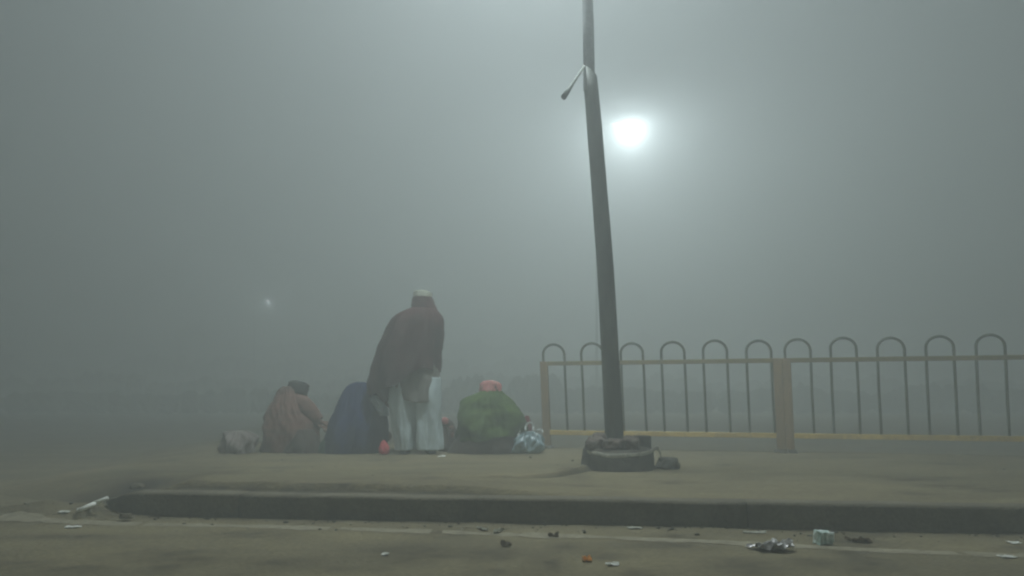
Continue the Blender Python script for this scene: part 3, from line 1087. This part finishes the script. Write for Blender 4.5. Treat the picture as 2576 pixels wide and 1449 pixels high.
# sleeve over the outstretched arm
sh = Vector(P(765, 1018, BY - 0.1))
v, f = tube([sh + Vector((-0.08, 0.06, 0.02)), sh, sh.lerp(wr, 0.4) + Vector((0, 0, 0.0)), sh.lerp(wr, 0.75) + Vector((0, 0, -0.01)), wr + (sh - wr) * 0.08], [0.09, 0.10, 0.082, 0.066, 0.056], 20, caps=False)
me = me_from(v, f)
me = applied(me, [('SUBSURF', dict(levels=2)), ('SOLIDIFY', dict(thickness=0.008))])
for vv in me.vertices:
    vv.co += Vector((0, 0, 0.012)) * nz(vv.co.x, vv.co.y, vv.co.z, 14) + Vector((0, 0.012, 0)) * nz(vv.co.z, vv.co.x, vv.co.y, 14)
obj('sleeve', me, M['brown'], brown)
sec = secs_px([(1137, 716, 812, 0.15), (1122, 726, 806, 0.16), (1100, 738, 798, 0.14), (1080, 752, 786, 0.09)], BY - 0.2, 0.15, 0.142)
obj('skirt', drape(sec, 33, n=70, rows=30, fold=0.03, kf=6, drift=0.8), M['hem'], brown)

# navy blanket over the head
NY = 7.90
navy, hc, hr_ = seated(900, NY, 'person hunched under a navy blue blanket that covers the head', (908, 1000), -0.3, -0.5, 0.0, None, 0.95)
rows = [(1137, 810, 962, 0.32), (1110, 817, 972, 0.34), (1080, 826, 974, 0.34), (1060, 832, 972, 0.32), (1040, 841, 968, 0.29), (1020, 849, 962, 0.26), (1000, 857, 955, 0.22), (985, 864, 946, 0.18), (973, 873, 936, 0.14), (965, 885, 925, 0.10), (961, 897, 914, 0.05)]
obj('blanket', drape(secs_px(rows, NY, 0.2, 0.142), 41, n=120, rows=80, fold=0.045, kf=7, drift=0.7, fine=0.02), M['navy'], navy)
sec = secs_px([(1046, 958, 976, 0.07), (1030, 948, 974, 0.10), (1012, 938, 966, 0.11), (1002, 934, 956, 0.09), (994, 936, 948, 0.05)], NY - 0.20, 0.1)
obj('scarf', drape(sec, 43, n=50, rows=30, fold=0.03, kf=4, drift=1.0), M['greyblue'], navy)
sec = secs_px([(1137, 800, 862, 0.16), (1118, 808, 860, 0.15), (1096, 822, 856, 0.10), (1084, 834, 850, 0.05)], NY - 0.06, 0.12, 0.142)
obj('hem', drape(sec, 45, n=60, rows=30, fold=0.03, kf=5, drift=0.8), M['teal'], navy)

# green shawl, pink cap
GY = 7.90
green, hc, hr_ = seated(1235, GY, 'person sitting in a green shawl and pink cap, seen from behind', (1238, 988), 0.35, -0.25, 0.0, None, 0.95)
obj('hair', hair_mesh(hc, hr_, 0.95), M['hair'], green)
obj('cap', cap_mesh(hc + Vector((-0.02, 0, 0)), hr_ @ Matrix.Rotation(0.15, 3, 'Y'), (0.108, 0.116), 0.145, 0.045, fold=0.025, seed=9, dm=0.3), M['pink'], green)
rows = [(1110, 1149, 1322, 0.33), (1090, 1147, 1325, 0.34), (1065, 1148, 1325, 0.33), (1045, 1150, 1318, 0.31), (1030, 1155, 1308, 0.28), (1015, 1163, 1294, 0.25), (1003, 1174, 1283, 0.21), (994, 1190, 1273, 0.17), (987, 1206, 1264, 0.13), (983, 1212, 1260, 0.115)]


def green_hem(an):
    return 0.05 * math.sin(an + 2.4) + 0.02 * math.sin(4 * an)


sec = secs_px(rows, GY, 0.2)
obj('shawl', drape(sec, 51, n=130, rows=90, fold=0.07, kf=4, drift=1.1, fine=0.035, hem=green_hem, cap=False), M['green'], green)
rows = [(1137, 1128, 1312, 0.33), (1120, 1136, 1316, 0.34), (1095, 1152, 1316, 0.31), (1070, 1164, 1308, 0.26)]
obj('skirt', drape(secs_px(rows, GY + 0.02, 0.2, 0.142), 53, n=110, rows=40, fold=0.035, kf=8, drift=0.3), M['hem'], green)

# brown bundle with pink patches, half hidden behind the standing man
sec = secs_px([(1137, 1104, 1148, 0.12), (1115, 1100, 1150, 0.13), (1085, 1100, 1146, 0.12), (1065, 1104, 1138, 0.09), (1052, 1110, 1128, 0.05)], 8.05, 0.1, 0.142)
bun = obj('cloth_bundle', drape(sec, 61, n=70, rows=50, fold=0.04, kf=5, drift=1.0, close_bottom=True), M['hem'])
tag(bun, 'dark brown cloth bundle with pink patches beside the pale trousers', 'bundle')
for (u, v, r_) in ((1119, 1060, 0.042), (1136, 1078, 0.034), (1137, 1094, 0.03)):
    c = P(u, v, 7.96)
    bm = bmesh.new()
    bmesh.ops.create_icosphere(bm, subdivisions=3, radius=r_)
    for q in bm.verts:
        q.co = Vector((q.co.x, q.co.y * 0.7, q.co.z)) * (1 + 0.3 * nz(q.co.x, q.co.y, q.co.z + u, 25)) + Vector(c)
    obj('pink_patch', me_bm(bm), M['pink'] if u < 1125 else M['brown'], bun)

# red bag by the navy blanket
c = P(966, 1116, 7.50)
sec = [(0.145, c[0], 7.50, 0.030, 0.03), (0.17, c[0], 7.50, 0.047, 0.045), (0.22, c[0] + 0.002, 7.50, 0.047, 0.04), (0.26, c[0] - 0.002, 7.50, 0.028, 0.025), (0.285, c[0] - 0.002, 7.50, 0.012, 0.012)]
o = obj('red_bag', drape(sec, 71, n=40, rows=24, fold=0.018, kf=5, drift=1, close_bottom=True, fine=0.012), M['red'])
tag(o, 'small red bag on the pavement between navy blanket and pale trousers', 'bag')

# blue grey plastic bag with tied handles
BGY = 7.76
sec = secs_px([(1141, 1288, 1358, 0.12), (1130, 1282, 1366, 0.15), (1112, 1284, 1368, 0.15), (1098, 1292, 1364, 0.13), (1090, 1302, 1352, 0.09), (1085, 1312, 1342, 0.05)], BGY, 0.12, 0.145)
me = drape(sec, 81, n=120, rows=60, fold=0.05, kf=6, drift=1.4, close_bottom=True, fine=0.045, power=2.5)
pb_ = obj('plastic_bag', me, M['bagblue'], None)
tag(pb_, 'blue grey plastic bag with knotted handles beside the fence post', 'bag')


def loop(c, w_, h_, tilt, name, mt, parent, r_=0.007):
    pts = []
    for k in range(15):
        an = R(-30 + 240 * k / 14)
        p = Matrix.Rotation(tilt, 3, 'Y') @ Vector((w_ * math.cos(an), 0.01 * math.sin(3 * an), h_ * math.sin(an)))
        pts.append(Vector(c) + p)
    v, f = tube(pts, r_, 8, squash=0.5)
    return obj(name, me_from(v, f), mt, parent)


loop(P(1332, 1077, BGY - 0.11), 0.040, 0.055, 0.1, 'handle', M['handle'], pb_, 0.011)
loop(P(1298, 1088, BGY - 0.10), 0.032, 0.048, 0.5, 'handle', M['handle'], pb_, 0.010)
rb = P(1357, 1088, BGY - 0.1)
loop(rb, 0.034, 0.03, -0.4, 'handle', M['handle'], pb_, 0.009)
# red rag behind the bag
c = P(1327, 1068, 8.15)
sec = secs_px([(1100, 1312, 1342, 0.05), (1075, 1316, 1338, 0.05), (1058, 1318, 1334, 0.035), (1046, 1322, 1330, 0.015)], 7.84, 0.04, 0.16)
o = obj('red_rag', drape(sec, 85, n=36, rows=30, fold=0.03, kf=4, drift=1, close_bottom=True), M['darkred'])
tag(o, 'dark red rag standing up behind the blue grey plastic bag', 'rag')

# grey sack left
SY = 7.78
sec = secs_px([(1143, 562, 632, 0.15), (1128, 560, 640, 0.17), (1110, 562, 644, 0.16), (1096, 564, 640, 0.13), (1087, 570, 626, 0.08), (1083, 580, 612, 0.04)], SY, 0.15, 0.13)
o = obj('sack', drape(sec, 91, n=100, rows=50, fold=0.06, kf=5, drift=1.2, close_bottom=True, fine=0.05), M['sack'])
tag(o, 'lumpy grey brown sack at the left end of the seated group', 'sack')


# ---------------------------------------------------------------- litter
def crumple(name, u, v, size, seed, m, label, cat, h=0.03, z=None, yaw=0.0, group=None, amp=1.0, n=14):
    gz = 0.0 if z is None else z
    flat = 0.45 if m in (M['paper'], M['strip']) else 1.0
    c = G(u, v, gz)
    V, F = [], []
    for j in range(n + 1):
        for i in range(n + 1):
            a_, b_ = i / n - 0.5, j / n - 0.5
            e = 1 + 0.5 * amp * nz(a_ * 2 + seed, b_ * 2, 1, 1.5)
            x, y = a_ * size[0] * e, b_ * size[1] * e
            zz = flat * abs(mn.noise(Vector((a_ * 3.2 + seed, b_ * 3.2, seed)))) * h * 2.2 + flat * abs(mn.noise(Vector((a_ * 8 + seed, b_ * 8, 3)))) * h * 0.9
            V.append((x * math.cos(yaw) - y * math.sin(yaw), x * math.sin(yaw) + y * math.cos(yaw), zz))
    for j in range(n):
        for i in range(n):
            k = j * (n + 1) + i
            F.append((k, k + 1, k + n + 2, k + n + 1))
    me = applied(me_from(V, F), [('SOLIDIFY', dict(thickness=0.002))])
    o = obj(name, me, m, None, smooth=False)
    base = road_z(c[0], c[1]) if z is None else z
    o.location = (c[0], c[1], base + 0.004)
    tag(o, label, cat, group)
    return o


gl = 'litter on the road'
crumple('crumpled_packet', 1942, 1384, (0.17, 0.11), 4, M['foil'], 'large crumpled silver grey packet on the road', 'packet', 0.030, yaw=0.1, group=gl)
bm = bmesh.new()
bmesh.ops.create_cube(bm, size=1.0)
bmesh.ops.subdivide_edges(bm, edges=bm.edges[:], cuts=4, use_grid_fill=True)
for v in bm.verts:
    p = v.co.copy()
    q = Vector((p.x * 0.078, p.y * 0.06, (p.z + 0.5) * 0.062))
    q += Vector((nz(p.x, p.y, p.z, 3.1), nz(p.y, p.z, p.x, 3.3), nz(p.z, p.x, p.y, 2.7))) * 0.012
    q.z *= 1 - 0.25 * max(0, p.x)
    q.x += 0.10 * q.z
    v.co = q
c = G(2070, 1368, 0)
o = obj('mint_packet', me_bm(bm), M['mint'], None, smooth=False)
o.location = (c[0], c[1], road_z(c[0], c[1]) + 0.004)
o.rotation_euler = (0, 0, 0.3)
tag(o, 'mint green and white crushed packet near the kerb', 'packet', gl)
crumple('paper_scrap', 2552, 1368, (0.055, 0.05), 12, M['paper'], 'white paper scrap by the kerb at the right edge of the picture', 'paper', 0.012, group=gl)
crumple('paper_scrap', 2535, 1402, (0.06, 0.04), 15, M['paper'], 'white paper scrap lying across the right end of the edge line', 'paper', 0.010, group=gl)
crumple('orange_wrapper', 1476, 1414, (0.040, 0.045), 18, M['orange'], 'small bright orange wrapper on the road', 'wrapper', 0.016, group=gl)
crumple('paper_scrap', 1541, 1425, (0.045, 0.04), 22, M['paper'], 'white paper scrap just right of the orange wrapper', 'paper', 0.014, group=gl)
crumple('paper_scrap', 970, 1396, (0.03, 0.04), 26, M['paper'], 'tiny white paper scrap left of a dark stain on the road', 'paper', 0.012, group=gl)
crumple('paper_scrap', 1254, 1340, (0.075, 0.03), 29, M['strip'], 'pale twisted scrap standing on the edge line', 'paper', 0.03, yaw=1.1, group=gl)
crumple('wrapper', 1212, 1333, (0.03, 0.09), 71, M['strip'], 'thin upright pale wrapper between edge line and kerb', 'wrapper', 0.02, yaw=0.5, group=gl)
crumple('paper_scrap', 1598, 1331, (0.07, 0.05), 33, M['strip'], 'flat grey paper scrap tucked against the kerb below the pole', 'paper', 0.010, group=gl)
crumple('paper_scrap', 1900, 1341, (0.10, 0.04), 37, M['strip'], 'pale paper scrap at the kerb above the large silver packet', 'paper', 0.010, group=gl)
crumple('paper_scrap', 182, 1328, (0.075, 0.05), 41, M['paper'], 'white oval paper scrap on the road at far left', 'paper', 0.010, group=gl)
crumple('paper_scrap', 162, 1305, (0.055, 0.05), 45, M['paper'], 'bright white scrap left of the broken plastic cutlery', 'paper', 0.018, group=gl)
crumple('dead_leaf', 1272, 1374, (0.045, 0.035), 50, M['leaf'], 'dark curled leaf below the edge line', 'leaf', 0.014, group=gl)
crumple('dead_leaf', 1392, 1351, (0.05, 0.035), 53, M['leaf'], 'dark flat leaf on the edge line below the pole', 'leaf', 0.012, group=gl)
crumple('dead_leaf', 2160, 1362, (0.10, 0.05), 59, M['leaf'], 'dark torn leaf right of the mint packet', 'leaf', 0.014, group=gl)
crumple('paper_scrap', 1112, 1150, (0.06, 0.07), 67, M['paper'], 'white scrap on the pavement by the right shoe of the standing man', 'paper', 0.02, z=0.14)

# broken plastic fork at the kerb end
fc = G(232, 1272, 0.02)
V1 = []
A, B = Vector(G(202, 1282, 0.055)), Vector(G(272, 1252, 0.12))
dv = (B - A)
sd_ = Vector((-0.25, 1.0, 0)).normalized()
for k, o_ in enumerate((-0.034, 0.0, 0.034)):
    V1.append(tube([A + sd_ * o_ * 1.1, A.lerp(B, 0.22) + sd_ * o_ * 2.6, A.lerp(B, 0.45) + sd_ * o_ * 1.2, A.lerp(B, 0.58)], [0.010, 0.013, 0.012, 0.012], 8, squash=0.6))
V1.append(tube([A.lerp(B, 0.5), A.lerp(B, 0.75), B], [0.016, 0.012, 0.011], 8))
V1.append(tube([A + sd_ * -0.05, A + Vector((-0.012, 0, 0)), A + sd_ * 0.05], [0.008, 0.010, 0.008], 8))
tag(obj('plastic_fork', me_from(*merge(V1)), M['paper']), 'broken white plastic fork propped at the left end of the kerb', 'fork')

# dark roadside bushes beyond the far carriageway
rb_ = random.Random(12)
blobs = []
for (dist, span, hm_, step, rad_, num, leaf) in ((33.0, 36, 1.1, 0.45, 0.5, 420, 0.045), (45.0, 50, 2.0, 0.7, 0.8, 460, 0.06), (60.0, 64, 3.6, 1.0, 1.3, 520, 0.09), (78.0, 76, 7.0, 1.8, 2.4, 520, 0.16)):
    x = -span
    while x < span:
        hgt = hm_ * (1 + 0.35 * nz(x, dist, 0, 0.23) + 0.25 * nz(x, dist, 2, 0.8))
        if dist == 33.0 and abs(x - 1.0) < 0.9:
            hgt += 0.6
        if dist == 33.0 and abs(x + 1.95) < 0.5:
            hgt += 0.5
        blobs.append((x, dist + rb_.uniform(-0.6, 0.6), hgt, rad_ * rb_.uniform(0.8, 1.2), num, leaf))
        x += step * rb_.uniform(0.7, 1.2)
ico = bmesh.new()
bmesh.ops.create_icosphere(ico, subdivisions=3, radius=1.0)
IV = [v.co.copy() for v in ico.verts]
IF = [tuple(v.index for v in f.verts) for f in ico.faces]
ico.free()
V, F = [], []
for i_, (bx, by, bh, br, num, leaf) in enumerate(blobs):
    n0 = len(V)
    surf = []
    for p in IV:                                     # dense heart of the bush
        e = 0.86 + 0.30 * nz(p.x + i_, p.y, p.z, 2.1) + 0.14 * nz(p.x, p.y + i_, p.z, 5.5)
        c = Vector((bx + p.x * br * e, by + p.y * br * e, max(-0.05, bh * (0.48 + 0.52 * p.z * e))))
        V.append(c)
        surf.append(c)
    F += [tuple(k + n0 for k in f) for f in IF]
    for k in range(num // 3):                        # loose sprays round it
        q = surf[rb_.randrange(len(surf))]
        c = q + Vector((rb_.gauss(0, 1), rb_.gauss(0, 1), abs(rb_.gauss(0, 1)))) * leaf * 1.1
        sz = leaf * rb_.uniform(0.4, 0.9)
        a_ = Vector((rb_.gauss(0, 1), rb_.gauss(0, 1), rb_.gauss(0, 1))).normalized()
        b_ = a_.orthogonal().normalized()
        n1 = len(V)
        V += [c - a_ * sz, c + b_ * sz * 0.5, c + a_ * sz, c - b_ * sz * 0.5]
        F.append((n1, n1 + 1, n1 + 2, n1 + 3))
M['foliage'] = mat('dark_foliage', (0.04, 0.058, 0.028), 1.0, spec=0.0, scale=1.5, c2=(0.03, 0.042, 0.022), bump=0.0)
tag(obj('undergrowth', me_from(V, F), M['foliage'], None, smooth=False), kind='stuff')

# grit and small stones along the kerb foot and on the pavement
rg = random.Random(5)
V1 = []
for k in range(330):
    if k < 285:
        x = rg.uniform(-3.2, 3.6)
        d = abs(rg.gauss(0, 0.16)) + 0.02
        q = KL + kd * (x - KL.x) / kd.x - kn * d
        x, y, z = q.x, q.y, road_z(q.x, q.y)
    else:
        x, y = rg.uniform(-2.2, 4.0), rg.uniform(4.9, 7.2)
        if y > fence_y(x):
            continue
        z = pav_eval(x, y)[0]
    r_ = min(0.014, 0.002 + rg.expovariate(1 / 0.0025))
    bm = bmesh.new()
    bmesh.ops.create_icosphere(bm, subdivisions=1, radius=r_)
    sx, sy, sz = rg.uniform(0.7, 1.6), rg.uniform(0.7, 1.4), rg.uniform(0.5, 0.9)
    V1.append(([(v.co.x * sx * rg.uniform(0.85, 1.15) + x, v.co.y * sy + y, v.co.z * sz + z + r_ * 0.3) for v in bm.verts], [tuple(v.index for v in f.verts) for f in bm.faces]))
    bm.free()
tag(obj('gravel', me_from(*merge(V1)), M['stone'], None, smooth=False), kind='stuff')

# ---------------------------------------------------------------- the fog
bm = bmesh.new()
bmesh.ops.create_cube(bm, size=1.0)
bmesh.ops.transform(bm, matrix=Matrix.Translation((0, 100, 6.65)) @ Matrix.Diagonal((460, 340, 15.8, 1)), verts=bm.verts)
hm = bpy.data.materials.new('fog')
hm.use_nodes = True
hn = hm.node_tree.nodes
hn.clear()
ho = hn.new('ShaderNodeOutputMaterial')
pv = hn.new('ShaderNodeVolumePrincipled')
pv.inputs['Color'].default_value = (0.90, 0.95, 0.93, 1)
pv.inputs['Density'].default_value = FOG
pv.inputs['Anisotropy'].default_value = FOG_G
hm.node_tree.links.new(pv.outputs[0], ho.inputs['Volume'])
haze = obj('haze', me_bm(bm), hm, None, smooth=False)
tag(haze, kind='stuff')
